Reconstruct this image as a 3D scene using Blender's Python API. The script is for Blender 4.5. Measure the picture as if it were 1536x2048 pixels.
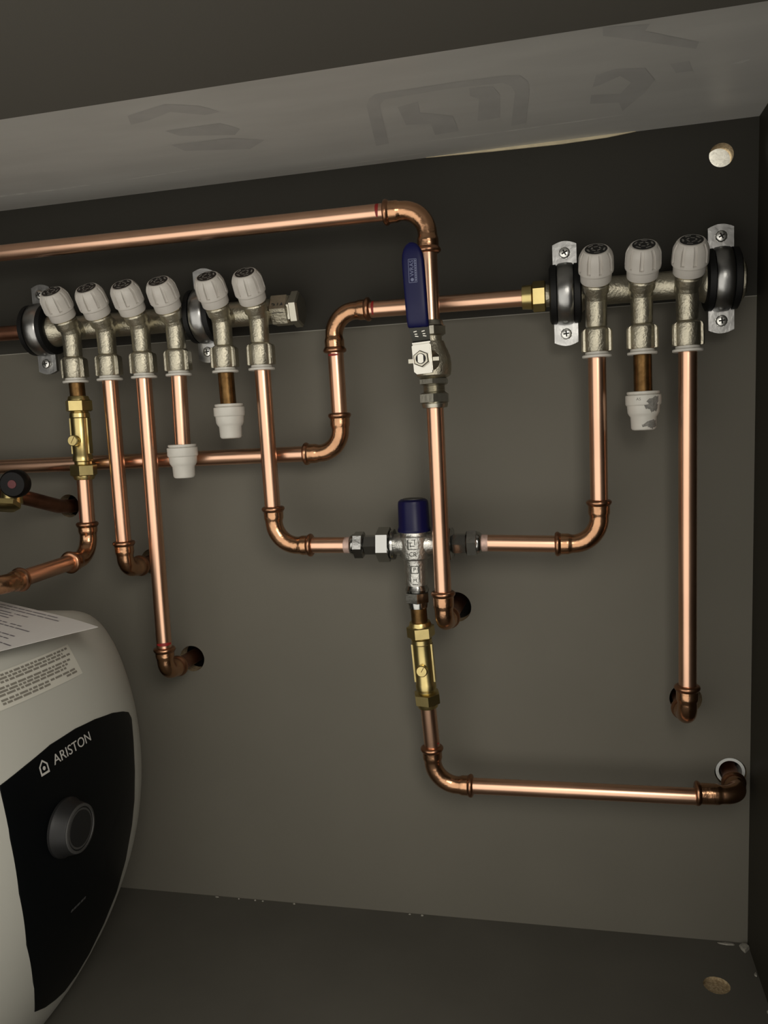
import bpy, math, random
from mathutils import Vector, Matrix

for o in list(bpy.data.objects):
    bpy.data.objects.remove(o, do_unlink=True)
scene = bpy.context.scene
C = scene.collection
MM = 0.001
random.seed(7)

# ------------------------------------------------------------------ camera
# world: x right along the back wall, y into the wall (back wall face y = 0), z up; camera 0.77 m in front of it
CAM_Y = -0.77
YAW, PITCH, ROLL = math.radians(13.1), math.radians(6.44), math.radians(2.93)
FPX = 1610.0
_f = Vector((-math.sin(YAW) * math.cos(PITCH), math.cos(YAW) * math.cos(PITCH), -math.sin(PITCH)))
_r = Vector((math.cos(YAW), math.sin(YAW), 0))
_d = _f.cross(_r)
CR = math.cos(ROLL) * _r + math.sin(ROLL) * _d
CD = -math.sin(ROLL) * _r + math.cos(ROLL) * _d
cam_data = bpy.data.cameras.new('camera')
cam = bpy.data.objects.new('camera', cam_data)
C.objects.link(cam)
rot = Matrix((CR, -CD, -_f)).transposed()
cam.matrix_world = Matrix.Translation((0, CAM_Y, 0)) @ rot.to_4x4()
cam_data.sensor_width = 36.0
cam_data.lens = FPX / 2048 * 36.0
cam_data.clip_start = 0.01
scene.camera = cam

# ------------------------------------------------------------------ light
scene.view_settings.view_transform = 'Standard'
scene.view_settings.look = 'None'
scene.view_settings.gamma = 1.0
scene.view_settings.use_curve_mapping = False
scene.view_settings.exposure = 0.0
world = bpy.data.worlds.new('room_ambience')
world.use_nodes = True
scene.world = world
bg = world.node_tree.nodes['Background']
bg.inputs[0].default_value = (1.0, 0.955, 0.87, 1)
bg.inputs[1].default_value = 1.42


def area(name, loc, target, size, energy, color):
    l = bpy.data.lights.new(name, 'AREA')
    l.shape = 'SQUARE'
    l.size = size
    l.energy = energy
    l.color = color
    o = bpy.data.objects.new(name, l)
    C.objects.link(o)
    o.location = loc
    o.rotation_euler = (Vector(target) - Vector(loc)).to_track_quat('-Z', 'Y').to_euler()
    return o


area('kitchen_lamp', (0.26, -0.98, 0.32), (-0.10, 0, 0.05), 0.38, 4.4, (1.0, 0.94, 0.84))


# ------------------------------------------------------------------ helpers
def V(x, y, z):
    return Vector((x, y, z))


class B:
    """collects geometry in millimetres"""

    def __init__(self):
        self.v = []
        self.f = []

    def add(self, vs, fs):
        n = len(self.v)
        self.v += [Vector(p) for p in vs]
        self.f += [tuple(i + n for i in f) for f in fs]
        return self

    def rings(self, rings, cap0=True, cap1=True, closed=False):
        n = len(rings[0])
        vs = [p for r in rings for p in r]
        fs = []
        m = len(rings)
        for k in range(m if closed else m - 1):
            a, b = k * n, ((k + 1) % m) * n
            for i in range(n):
                j = (i + 1) % n
                fs.append((a + i, a + j, b + j, b + i))
        if not closed:
            if cap0:
                fs.append(tuple(range(n - 1, -1, -1)))
            if cap1:
                fs.append(tuple((m - 1) * n + i for i in range(n)))
        return self.add(vs, fs)

    def lathe(self, o, ax, prof, seg=32, ph=0.0, closed=False, up=None):
        """prof: (t along ax, radius)"""
        o = Vector(o)
        ax = Vector(ax).normalized()
        u = Vector(up) if up is not None else (V(0, 0, 1) if abs(ax.z) < .9 else V(0, -1, 0))
        u = (u - ax * u.dot(ax)).normalized()
        w = ax.cross(u)
        rings = []
        for t, r in prof:
            rings.append([o + ax * t + (u * math.cos(ph + 2 * math.pi * i / seg) + w * math.sin(ph + 2 * math.pi * i / seg)) * max(r, .01) for i in range(seg)])
        return self.rings(rings, closed=closed)

    def sweep(self, path, radii, seg=24):
        path = [Vector(p) for p in path]
        n = len(path)
        tans = []
        for i in range(n):
            a = path[max(i - 1, 0)]
            b = path[min(i + 1, n - 1)]
            tans.append((b - a).normalized())
        u = tans[0].orthogonal().normalized()
        rings = []
        for i in range(n):
            t = tans[i]
            u = (u - t * u.dot(t)).normalized()
            w = t.cross(u)
            r = radii[i] if isinstance(radii, (list, tuple)) else radii
            rings.append([path[i] + (u * math.cos(2 * math.pi * k / seg) + w * math.sin(2 * math.pi * k / seg)) * r for k in range(seg)])
        return self.rings(rings)

    def box(self, c, s, m=None, ch=0.0):
        c = Vector(c)
        x, y, z = s[0] / 2, s[1] / 2, s[2] / 2
        if ch <= 0:
            vs = [V(a, b, d) for a in (-x, x) for b in (-y, y) for d in (-z, z)]
            fs = [(0, 1, 3, 2), (4, 6, 7, 5), (0, 4, 5, 1), (2, 3, 7, 6), (0, 2, 6, 4), (1, 5, 7, 3)]
        else:
            poly = [(x - ch, -z), (x, -z + ch), (x, z - ch), (x - ch, z), (-x + ch, z), (-x, z - ch), (-x, -z + ch), (-x + ch, -z)]
            vs = [V(p[0], -y, p[1]) for p in poly] + [V(p[0], y, p[1]) for p in poly]
            fs = [tuple(range(8)), tuple(range(15, 7, -1))] + [(i, i + 8, (i + 1) % 8 + 8, (i + 1) % 8) for i in range(8)]
        if m is not None:
            vs = [m @ p for p in vs]
        return self.add([c + p for p in vs], fs)

    def prism(self, poly, o, u, w, n, t0, t1):
        """poly in (u,w) plane extruded along n"""
        o, u, w, n = Vector(o), Vector(u), Vector(w), Vector(n)
        k = len(poly)
        a = [o + u * p[0] + w * p[1] + n * t0 for p in poly]
        b = [o + u * p[0] + w * p[1] + n * t1 for p in poly]
        return self.rings([a, b])


def to_mesh(name, b, mat, origin=V(0, 0, 0), smooth=38):
    me = bpy.data.meshes.new(name)
    me.from_pydata([(p - origin) * MM for p in b.v], [], b.f)
    import bmesh
    bm = bmesh.new()
    bm.from_mesh(me)
    bmesh.ops.recalc_face_normals(bm, faces=bm.faces)
    bm.to_mesh(me)
    bm.free()
    me.materials.append(mat)
    if smooth:
        for p in me.polygons:
            p.use_smooth = True
        me.set_sharp_from_angle(angle=math.radians(smooth))
    return me


def obj(name, b, mat, parent=None, smooth=38, label=None):
    """one mesh object; coordinates given in world mm"""
    origin = V(0, 0, 0)
    if parent is not None:
        p = parent
        while p.parent is not None:
            p = p.parent
        origin = Vector(p['org'])
    o = bpy.data.objects.new(name, to_mesh(name, b, mat, origin, smooth))
    C.objects.link(o)
    o.parent = parent
    if label:
        o['label'] = label
    return o


def thing(name, label, cat, org, group=None):
    o = bpy.data.objects.new(name, None)
    o.empty_display_size = .01
    C.objects.link(o)
    o.location = Vector(org) * MM
    o['org'] = list(org)
    o['label'] = label
    o['category'] = cat
    if group:
        o['group'] = group
    return o


def tag(o, label, cat, group=None):
    o['label'] = label
    o['category'] = cat
    if group:
        o['group'] = group
    return o


def struct(name, b, mat, smooth=None, label=None):
    o = obj(name, b, mat, None, smooth)
    o['kind'] = 'structure'
    if label:
        o['label'] = label
    return o


def font_mesh(body, size, extrude=0.15, sx=1.0, shear=0.0):
    """text as plain geometry: returns verts (mm, centred) and faces"""
    cu = bpy.data.curves.new('lettering', 'FONT')
    cu.body = body
    cu.size = size
    cu.extrude = extrude
    cu.align_x = 'CENTER'
    cu.align_y = 'CENTER'
    cu.shear = shear
    cu.resolution_u = 4
    ob = bpy.data.objects.new('lettering', cu)
    C.objects.link(ob)
    dg = bpy.context.evaluated_depsgraph_get()
    me = bpy.data.meshes.new_from_object(ob.evaluated_get(dg))
    vs = [V(v.co.x * sx, v.co.y, v.co.z) for v in me.vertices]
    fs = [tuple(p.vertices) for p in me.polygons]
    bpy.data.objects.remove(ob)
    bpy.data.meshes.remove(me)
    bpy.data.curves.remove(cu)
    return vs, fs


def text_on(b, body, size, o, u, w, sx=1.0, ext=.2, shear=0.0):
    o, u, w = Vector(o), Vector(u).normalized(), Vector(w).normalized()
    n = u.cross(w)
    vs, fs = font_mesh(body, size, ext, sx, shear)
    return b.add([o + u * p.x + w * p.y + n * p.z for p in vs], fs)


# ------------------------------------------------------------------ materials
def mat(name, col, metal=0.0, rough=0.5, bump=0.0, bscale=200.0, var=0.0, vscale=30.0, col2=None, stretch=None, rvar=0.0, coat=0.0, spec=0.5):
    m = bpy.data.materials.new(name)
    m.use_nodes = True
    nt = m.node_tree
    bs = nt.nodes['Principled BSDF']
    bs.inputs['Metallic'].default_value = metal
    bs.inputs['Roughness'].default_value = rough
    bs.inputs['Base Color'].default_value = (*col, 1)
    bs.inputs['Specular IOR Level'].default_value = spec
    if coat:
        bs.inputs['Coat Weight'].default_value = coat
        bs.inputs['Coat Roughness'].default_value = 0.15
    tc = nt.nodes.new('ShaderNodeTexCoord')
    mp = nt.nodes.new('ShaderNodeMapping')
    nt.links.new(tc.outputs['Object'], mp.inputs['Vector'])
    if stretch:
        mp.inputs['Scale'].default_value = stretch
    if var > 0 or col2 is not None or rvar > 0:
        no = nt.nodes.new('ShaderNodeTexNoise')
        no.inputs['Scale'].default_value = vscale
        no.inputs['Detail'].default_value = 5.0
        nt.links.new(mp.outputs['Vector'], no.inputs['Vector'])
        cr = nt.nodes.new('ShaderNodeValToRGB')
        cr.color_ramp.elements[0].position = .32
        cr.color_ramp.elements[1].position = .68
        c2 = col2 if col2 is not None else tuple(c * (1 - var) for c in col)
        cr.color_ramp.elements[0].color = (*c2, 1)
        cr.color_ramp.elements[1].color = (*col, 1)
        nt.links.new(no.outputs['Fac'], cr.inputs['Fac'])
        nt.links.new(cr.outputs['Color'], bs.inputs['Base Color'])
        if rvar > 0:
            mr = nt.nodes.new('ShaderNodeMapRange')
            mr.inputs['To Min'].default_value = rough - rvar
            mr.inputs['To Max'].default_value = rough + rvar
            nt.links.new(no.outputs['Fac'], mr.inputs['Value'])
            nt.links.new(mr.outputs['Result'], bs.inputs['Roughness'])
    if bump > 0:
        nb = nt.nodes.new('ShaderNodeTexNoise')
        nb.inputs['Scale'].default_value = bscale
        nb.inputs['Detail'].default_value = 4.0
        nt.links.new(mp.outputs['Vector'], nb.inputs['Vector'])
        bp = nt.nodes.new('ShaderNodeBump')
        bp.inputs['Strength'].default_value = bump
        bp.inputs['Distance'].default_value = 0.001
        nt.links.new(nb.outputs['Fac'], bp.inputs['Height'])
        nt.links.new(bp.outputs['Normal'], bs.inputs['Normal'])
    return m


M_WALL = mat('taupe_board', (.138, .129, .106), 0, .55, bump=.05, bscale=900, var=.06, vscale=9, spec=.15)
M_WALLUP_SHADE = mat('taupe_board_upper_shade', (.041, .039, .033), 0, .55, bump=.05, bscale=900, var=.06, vscale=9, spec=.08)  # darker than the lower board: shade under the worktop is in the colour
M_SIDE_SHADE = mat('shaded_side_board', (.028, .025, .018), 0, .5, bump=.05, bscale=900, spec=.1)  # shade on the cabinet sides is put into this dark colour
M_FLOOR = mat('taupe_base_board', (.088, .083, .070), 0, .5, bump=.05, bscale=900, var=.12, vscale=12, spec=.15)
M_CEIL = mat('grey_worktop_underside', (.57, .56, .525), 0, .38, bump=.06, bscale=500, var=.10, vscale=10, stretch=(1, 4, 1))
M_STAMP = mat('faded_stamp_ink', (.49, .482, .458), 0, .40, var=.12, vscale=40)
M_SCRATCH = mat('pale_scuff', (.72, .71, .67), 0, .5, var=.2, vscale=80)
M_SOFFIT = mat('taupe_soffit_board', (.100, .094, .081), 0, .6, bump=.05, bscale=900, spec=.15)
M_CHIP = mat('raw_chipboard', (.42, .33, .2), 0, .9, bump=.8, bscale=700, col2=(.2, .14, .07), vscale=500)
M_PALE = mat('pale_timber_edge', (.75, .65, .44), 0, .7, var=.2, vscale=60)
M_HOLE_SHADE = mat('hole_shade_backing', (.03, .027, .022), 0, .9, bump=.8, bscale=200, var=.4, vscale=60)  # dark colour stands in for the shade inside the pipe holes
M_PLASTER = mat('white_plaster', (.85, .83, .77), 0, .8, bump=.9, bscale=250, var=.2, vscale=160, stretch=(1, 1, 2.4))
M_JOINT = mat('pale_joint_edge', (.30, .29, .25), 0, .6)
M_COPPER = mat('bright_copper', (.84, .52, .36), 1, .29, bump=.03, bscale=60, var=.14, vscale=14, rvar=.05)
M_FIT = mat('fitting_copper', (.62, .35, .20), 1, .24, bump=.75, bscale=85, var=.30, vscale=60, rvar=.07)
M_BEAD = mat('crimp_copper', (.46, .24, .14), 1, .28, bump=.15, bscale=150, var=.3, vscale=90)
M_OLD = mat('aged_copper', (.20, .115, .045), 1, .42, bump=.15, bscale=500, col2=(.10, .055, .02), vscale=120)
M_TARN = mat('tarnished_copper', (.34, .16, .10), 1, .36, bump=.1, bscale=200, var=.35, vscale=60)
M_BRASS = mat('brass', (.62, .50, .22), 1, .30, bump=.05, bscale=200, var=.15, vscale=70)
M_NICKEL = mat('nickel_cast', (.52, .485, .385), 1, .40, bump=.45, bscale=520, var=.18, vscale=150, rvar=.06)
M_NICKS = mat('nickel_smooth', (.46, .44, .37), 1, .32, bump=.15, bscale=260)
M_SCREW = mat('bright_screw', (.70, .70, .67), 1, .30)
M_CHROME = mat('chrome', (.46, .46, .445), 1, .17, bump=.16, bscale=160)
M_CAST = mat('chrome_cast', (.58, .575, .54), 1, .36, bump=.55, bscale=420, var=.15, vscale=200)
M_ZINC = mat('zinc_band', (.40, .40, .395), 1, .30, bump=.25, bscale=120, var=.25, vscale=60)
M_STEEL = mat('pressed_steel', (.58, .565, .51), 1, .24, bump=.05, bscale=90)
M_DSTEEL = mat('dark_steel', (.045, .045, .040), 1, .35)
M_RUBBER = mat('black_rubber', (.004, .004, .004), 0, .55, spec=.3)
M_DARK = mat('dark_recess', (.012, .011, .009), 0, .7)
M_BADGE = mat('black_badge', (.010, .010, .010), 0, .45)
M_KNOB = mat('grey_plastic', (.58, .55, .505), 0, .42, var=.05, vscale=60)
M_WHITE = mat('white_plastic', (.62, .60, .545), 0, .38, var=.05, vscale=80)
M_SCUFF = mat('scuffed_grey_paint', (.26, .25, .225), 0, .8, bump=.8, bscale=500, var=.4, vscale=300)
M_SLEEVE = mat('pale_sleeve', (.66, .68, .66), 0, .5)
M_BLUE = mat('blue_vinyl', (.003, .004, .050), 0, .42, bump=.03, bscale=200, spec=.3)
M_BLUECAP = mat('navy_cap', (.004, .004, .040), 0, .38, spec=.25)
M_GREYBLUE = mat('pale_print_on_blue', (.16, .18, .30), 0, .5)
M_RED = mat('red_marker', (.25, .012, .010), 0, .5)
M_DRED = mat('dark_red_insert', (.09, .008, .010), 0, .5)
M_BLACKPL = mat('black_plastic', (.003, .0025, .0025), 0, .5, spec=.2)
M_HEAT = mat('heater_white', (.42, .415, .37), 0, .45, bump=.03, bscale=500, var=.03, vscale=20)
M_PANEL = mat('heater_black_panel', (.0022, .0027, .0030), 0, .40, spec=.10)
M_PRINT = mat('silver_print', (.42, .41, .38), 0, .5)
M_DIM = mat('dim_print', (.05, .05, .05), 0, .5)
M_KNOBD = mat('knob_dark', (.008, .008, .008), 0, .5, spec=.3)
M_KNOBR = mat('knob_rim', (.045, .044, .042), .2, .5)
M_PAPER = mat('paper', (.60, .575, .55), 0, .8, var=.03, vscale=60)
M_INK = mat('grey_ink', (.16, .145, .16), 0, .8)
M_STICK = mat('label_paper', (.54, .525, .46), 0, .5)
M_CRUMB = mat('dusty_plaster', (.30, .285, .24), 0, .9, var=.4, vscale=300)
M_INK2 = mat('label_ink', (.19, .175, .145), 0, .7)

# ------------------------------------------------------------------ structure (mm)
XL, XRT, XRB = -840.0, 164.5, 154.5      # left wall, right wall at top / bottom
ZC, ZF = 240.0, -512.0                   # ceiling, floor
YF = -600.0                              # cabinet front
ZJ = 91.5                                # board joint on the back wall
HOLES = dict(p2=(-435, -136, 13.5), p3=(-398, -242, 14), centre=(-111.5, -185, 15), r3=(101, -272, 14.5), br=(140, -342, 14), cap=(-529, -74, 12.5))


def cut(o, cutters):
    for b in cutters:
        c = bpy.data.objects.new('cutter', to_mesh('cutter', b, M_CHIP, V(0, 0, 0), None))
        C.objects.link(c)
        md = o.modifiers.new('cut', 'BOOLEAN')
        md.operation = 'DIFFERENCE'
        md.solver = 'EXACT'
        md.object = c
        dg = bpy.context.evaluated_depsgraph_get()
        me = bpy.data.meshes.new_from_object(o.evaluated_get(dg))
        o.modifiers.clear()
        o.data = me
        bpy.data.objects.remove(c)


def chip_faces(o, test):
    me = o.data
    while len(me.materials) < 2:
        me.materials.append(M_CHIP)
    me.materials[1] = M_CHIP
    for p in me.polygons:
        p.material_index = 1 if test(p.center / MM, p.normal) else 0


# back wall: a lower and an upper board
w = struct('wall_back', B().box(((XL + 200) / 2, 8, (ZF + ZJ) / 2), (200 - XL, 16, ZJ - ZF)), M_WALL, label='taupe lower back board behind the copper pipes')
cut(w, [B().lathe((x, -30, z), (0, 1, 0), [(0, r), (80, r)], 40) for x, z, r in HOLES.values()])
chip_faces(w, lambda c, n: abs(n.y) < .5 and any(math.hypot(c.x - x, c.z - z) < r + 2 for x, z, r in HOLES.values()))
w = struct('wall_back_upper', B().box(((XL + 200) / 2, 8, (ZC + 20 + ZJ) / 2), (200 - XL, 16, ZC + 20 - ZJ)), M_WALLUP_SHADE, label='upper back board with shade in its colour and one round hole')
TH = (134, 212, 10)
cut(w, [B().lathe((TH[0], -30, TH[1]), (0, 1, 0), [(0, TH[2]), (80, TH[2])], 40)])
chip_faces(w, lambda c, n: abs(n.y) < .5 and math.hypot(c.x - TH[0], c.z - TH[1]) < TH[2] + 2)
struct('trim_1', B().box(((XL + 163) / 2, -.1, ZJ), (163 - XL, .5, .7)), M_JOINT, label='thin pale joint line between the back boards')
# wall behind the boards; lower part coloured dark as shade in the pipe holes
struct('wall_behind_lower', B().box(((XL + 200) / 2, 66, -240), (240 - XL, 24, 580)), M_HOLE_SHADE, label='wall behind the pipe holes, coloured dark as their shade')
b = B().box(((XL + 200) / 2, 75, 170), (240 - XL, 20, 236))
for cc, ss in ((((XL + 200) / 2, 40.5, 280), (240 - XL, 49, 40)), (((XL + 200) / 2, 40.5, -540), (240 - XL, 49, 40)), ((XL - 10, 40.5, -130), (20, 49, 860)), ((210, 40.5, -130), (20, 49, 860))):
    b.box(cc, ss)
struct('wall_behind', b, M_PLASTER, label='rough plaster seen through the round hole')
# floor with blind hole
fl = struct('floor', B().box(((XL + 200) / 2, (YF + 30) / 2, ZF - 9), (200 - XL, 30 - YF, 18)), M_FLOOR, label='taupe cabinet base board')
FH = (116.5, -64)
cut(fl, [B().lathe((FH[0], FH[1], ZF - 3), (0, 0, 1), [(0, 11.3), (40, 11.3)], 36)])
chip_faces(fl, lambda c, n: math.hypot(c.x - FH[0], c.y - FH[1]) < 12 and c.z < ZF - .5 and c.z > ZF - 10)
# side walls
b = B()
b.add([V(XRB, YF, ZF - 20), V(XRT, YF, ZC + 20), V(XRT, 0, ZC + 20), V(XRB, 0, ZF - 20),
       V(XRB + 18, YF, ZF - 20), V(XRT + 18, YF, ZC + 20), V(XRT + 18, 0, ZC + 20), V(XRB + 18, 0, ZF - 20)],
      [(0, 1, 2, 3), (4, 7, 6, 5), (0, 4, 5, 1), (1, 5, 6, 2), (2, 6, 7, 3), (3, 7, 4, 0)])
struct('wall_right', b, M_SIDE_SHADE, label='right side of the cabinet with shade in its colour')
struct('wall_left', B().box((XL - 9, YF / 2, (ZC + ZF) / 2), (18, -YF, ZC - ZF + 40)), M_SIDE_SHADE, label='left side of the cabinet')
# worktop underside and the board below its front half
ceil = struct('ceiling', B().box(((XL + 200) / 2, -285, ZC + 19), (240 - XL, 650, 38)), M_CEIL, label='grey underside of the worktop with faded stamps')
struct('trim_2', B().box(((XL + XRT) / 2, (YF - 253) / 2, ZC - 9), (XRT - XL, -YF - 253, 18)), M_SOFFIT, label='taupe board under the front of the worktop')
b = B()
ex = [(-122, .2), (-60, 2.0), (0, 3.0), (40, 2.2), (64, .2)]
b.rings([[V(x, -1.2, ZC), V(x, -1.2, ZC - h), V(x, 2, ZC - h), V(x, 2, ZC)] for x, h in ex])
struct('trim_3', b, M_PALE, label='thin pale timber edge where the back board meets the worktop')


# faded mirror-image stamp marks on the worktop underside (flat print)
def cpt(px, py):
    """point on the worktop underside seen at a photo pixel"""
    d = CR * ((px - 768) / FPX) + CD * ((py - 1024) / FPX) + _f
    t = (ZC - .15) * MM / d.z
    p = Vector((0, CAM_Y, 0)) + d * t
    return V(p.x / MM, p.y / MM, ZC - .15)


def stamp(pts, closed=True):
    bb = B()
    q = [cpt(*p) for p in pts]
    bb.add(q, [tuple(range(len(q)))])
    o = obj('stamp_mark', bb, M_STAMP, None, None)
    o.parent = ceil
    return o


stamp([(733, 212), (738, 197), (752, 188), (900, 166), (1010, 151), (1040, 151), (1056, 163), (1059, 180), (1052, 246), (1022, 252), (1030, 185), (1022, 172), (1005, 166), (900, 177), (770, 199), (759, 211), (764, 232), (778, 287), (752, 292)])
stamp([(938, 176), (985, 172), (1000, 190), (1000, 235), (955, 243), (958, 198), (940, 192)])
stamp([(795, 214), (835, 203), (840, 225), (905, 232), (918, 262), (870, 270), (862, 248), (812, 250)])
stamp([(1205, 55), (1300, 48), (1290, 62), (1398, 84), (1392, 98), (1240, 76), (1206, 72)])
stamp([(1192, 150), (1230, 138), (1290, 136), (1310, 160), (1290, 185), (1245, 222), (1238, 205), (1180, 208), (1182, 190), (1240, 188), (1262, 165), (1240, 152), (1205, 168), (1185, 175)])
stamp([(1340, 128), (1378, 122), (1386, 142), (1352, 146)])
stamp([(255, 232), (330, 208), (400, 212), (440, 224), (410, 230), (340, 224), (300, 240), (262, 250)])
stamp([(330, 262), (440, 246), (480, 258), (470, 270), (360, 272)])
stamp([(342, 290), (460, 276), (530, 280), (500, 298), (370, 302)])

b = B()
for pts in (((0, 391, 3), (120, 377, 2.4), (300, 351, 2), (400, 336, .6)), ((560, 345, .6), (760, 318, 1.6), (850, 305, .8)), ((850, 283, .5), (1000, 263, 2.0), (1150, 242, 2.2), (1245, 229, .8)), ((1460, 128, 1), (1485, 121, 5), (1500, 118, 1))):
    top = [cpt(x, y) - V(0, 0, .1) for x, y, h in pts]
    bot = [cpt(x, y + h) - V(0, 0, .1) for x, y, h in pts]
    n_ = len(pts)
    b.add(top + bot, [(i, i + 1, n_ + i + 1, n_ + i) for i in range(n_ - 1)])
sl_ = obj('scuff_lines', b, M_SCRATCH, None, None)
sl_.parent = ceil

# added light hidden behind the boards to brighten the plaster in the round hole
pl = bpy.data.lights.new('void_fill_light', 'POINT')
pl.energy = .22
pl.color = (1, .95, .84)
pl.shadow_soft_size = .006
po = bpy.data.objects.new('void_fill_light', pl)
C.objects.link(po)
po.location = (.082, .028, .212)


# ------------------------------------------------------------------ plumbing builders
def straight(b, p, q, r=7.5, seg=28):
    p, q = Vector(p), Vector(q)
    return b.lathe(p, q - p, [(0, r), ((q - p).length, r)], seg)


def pipe(p, q, parent, m=None, name='pipe', r=7.5):
    return obj(name, straight(B(), p, q, r), m or M_COPPER, parent)


def elbow(c, a, bdir, la, lb, R, parent, mf=None, mb=None):
    """press-fit elbow: sleeves, bend, and a crimp ring at each end"""
    c, a, bd = Vector(c), Vector(a).normalized(), Vector(bdir).normalized()
    pts, rad = [], []

    def leg(d, L, rev):
        sl = max(L - R - 2, 6)
        s = [0, sl * .35, sl * .7, sl - 3, sl - 1.2, sl, sl + 1.5, L - R] if L - R > sl + 1.6 else [0, sl * .5, sl - 1, sl]
        rr = [9.2, 9.35, 9.2, 9.3, 9.1, 8.6, 8.25, 8.2] if len(s) == 8 else [9.2, 9.3, 9.2, 8.9]
        out = [(c + d * (L - k), x) for k, x in zip(s, rr)]
        return out if not rev else out[::-1]

    for p, x in leg(a, la, False):
        pts.append(p)
        rad.append(x)
    ctr = c + (a + bd) * R
    for k in range(1, 12):
        th = math.pi / 2 * k / 12
        pts.append(ctr - (bd * math.cos(th) + a * math.sin(th)) * R)
        rad.append(8.2 + .12 * math.sin(math.pi * k / 12))
    for p, x in leg(bd, lb, True):
        pts.append(p)
        rad.append(x)
    e = obj('elbow', B().sweep(pts, rad, 28), mf or M_FIT, parent)
    for d, L in ((a, la), (bd, lb)):
        obj('crimp_ring', B().lathe(c + d * (L + .5), -d, [(0, 7.7), (.2, 9.2), (1, 10.5), (2.2, 11), (3.4, 10.8), (4.6, 10.0), (5.6, 9.2), (5.7, 7.7)], 32), mb or M_BEAD, e)
    return e


def red_mark(p, ax, parent, ph=0.0, span=1.6, w=2.2, r=7.62):
    """red insertion-depth line drawn part-way round a pipe"""
    p, ax = Vector(p), Vector(ax).normalized()
    u = V(0, -1, 0) if abs(ax.y) < .9 else V(1, 0, 0)
    u = (u - ax * u.dot(ax)).normalized()
    v = ax.cross(u)
    vs, fs = [], []
    n = 10
    for i in range(n + 1):
        a = ph - span / 2 + span * i / n
        d = u * math.cos(a) + v * math.sin(a)
        ww = w * (.35 + .65 * math.sin(math.pi * (i + .6) / (n + 1.2)))
        vs += [p + d * r - ax * ww / 2, p + d * r + ax * ww / 2, p + d * (r - .4) + ax * ww / 2, p + d * (r - .4) - ax * ww / 2]
    for i in range(n):
        for k in range(4):
            fs.append((4 * i + k, 4 * i + (k + 1) % 4, 4 * i + 4 + (k + 1) % 4, 4 * i + 4 + k))
    fs += [(0, 1, 2, 3), (4 * n + 3, 4 * n + 2, 4 * n + 1, 4 * n)]
    return obj('red_mark', B().add(vs, fs), M_RED, parent)


def hexnut(b, o, ax, t0, t1, rc, ph=0.0, ch=1.2):
    """rc = radius across corners"""
    return b.lathe(Vector(o), ax, [(t0, rc * .84), (t0 + ch * .9, rc), (t1 - ch * .9, rc), (t1, rc * .84)], 6, ph)


UK = V(0, -math.sin(math.radians(36)), math.cos(math.radians(36)))   # knob axis


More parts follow.
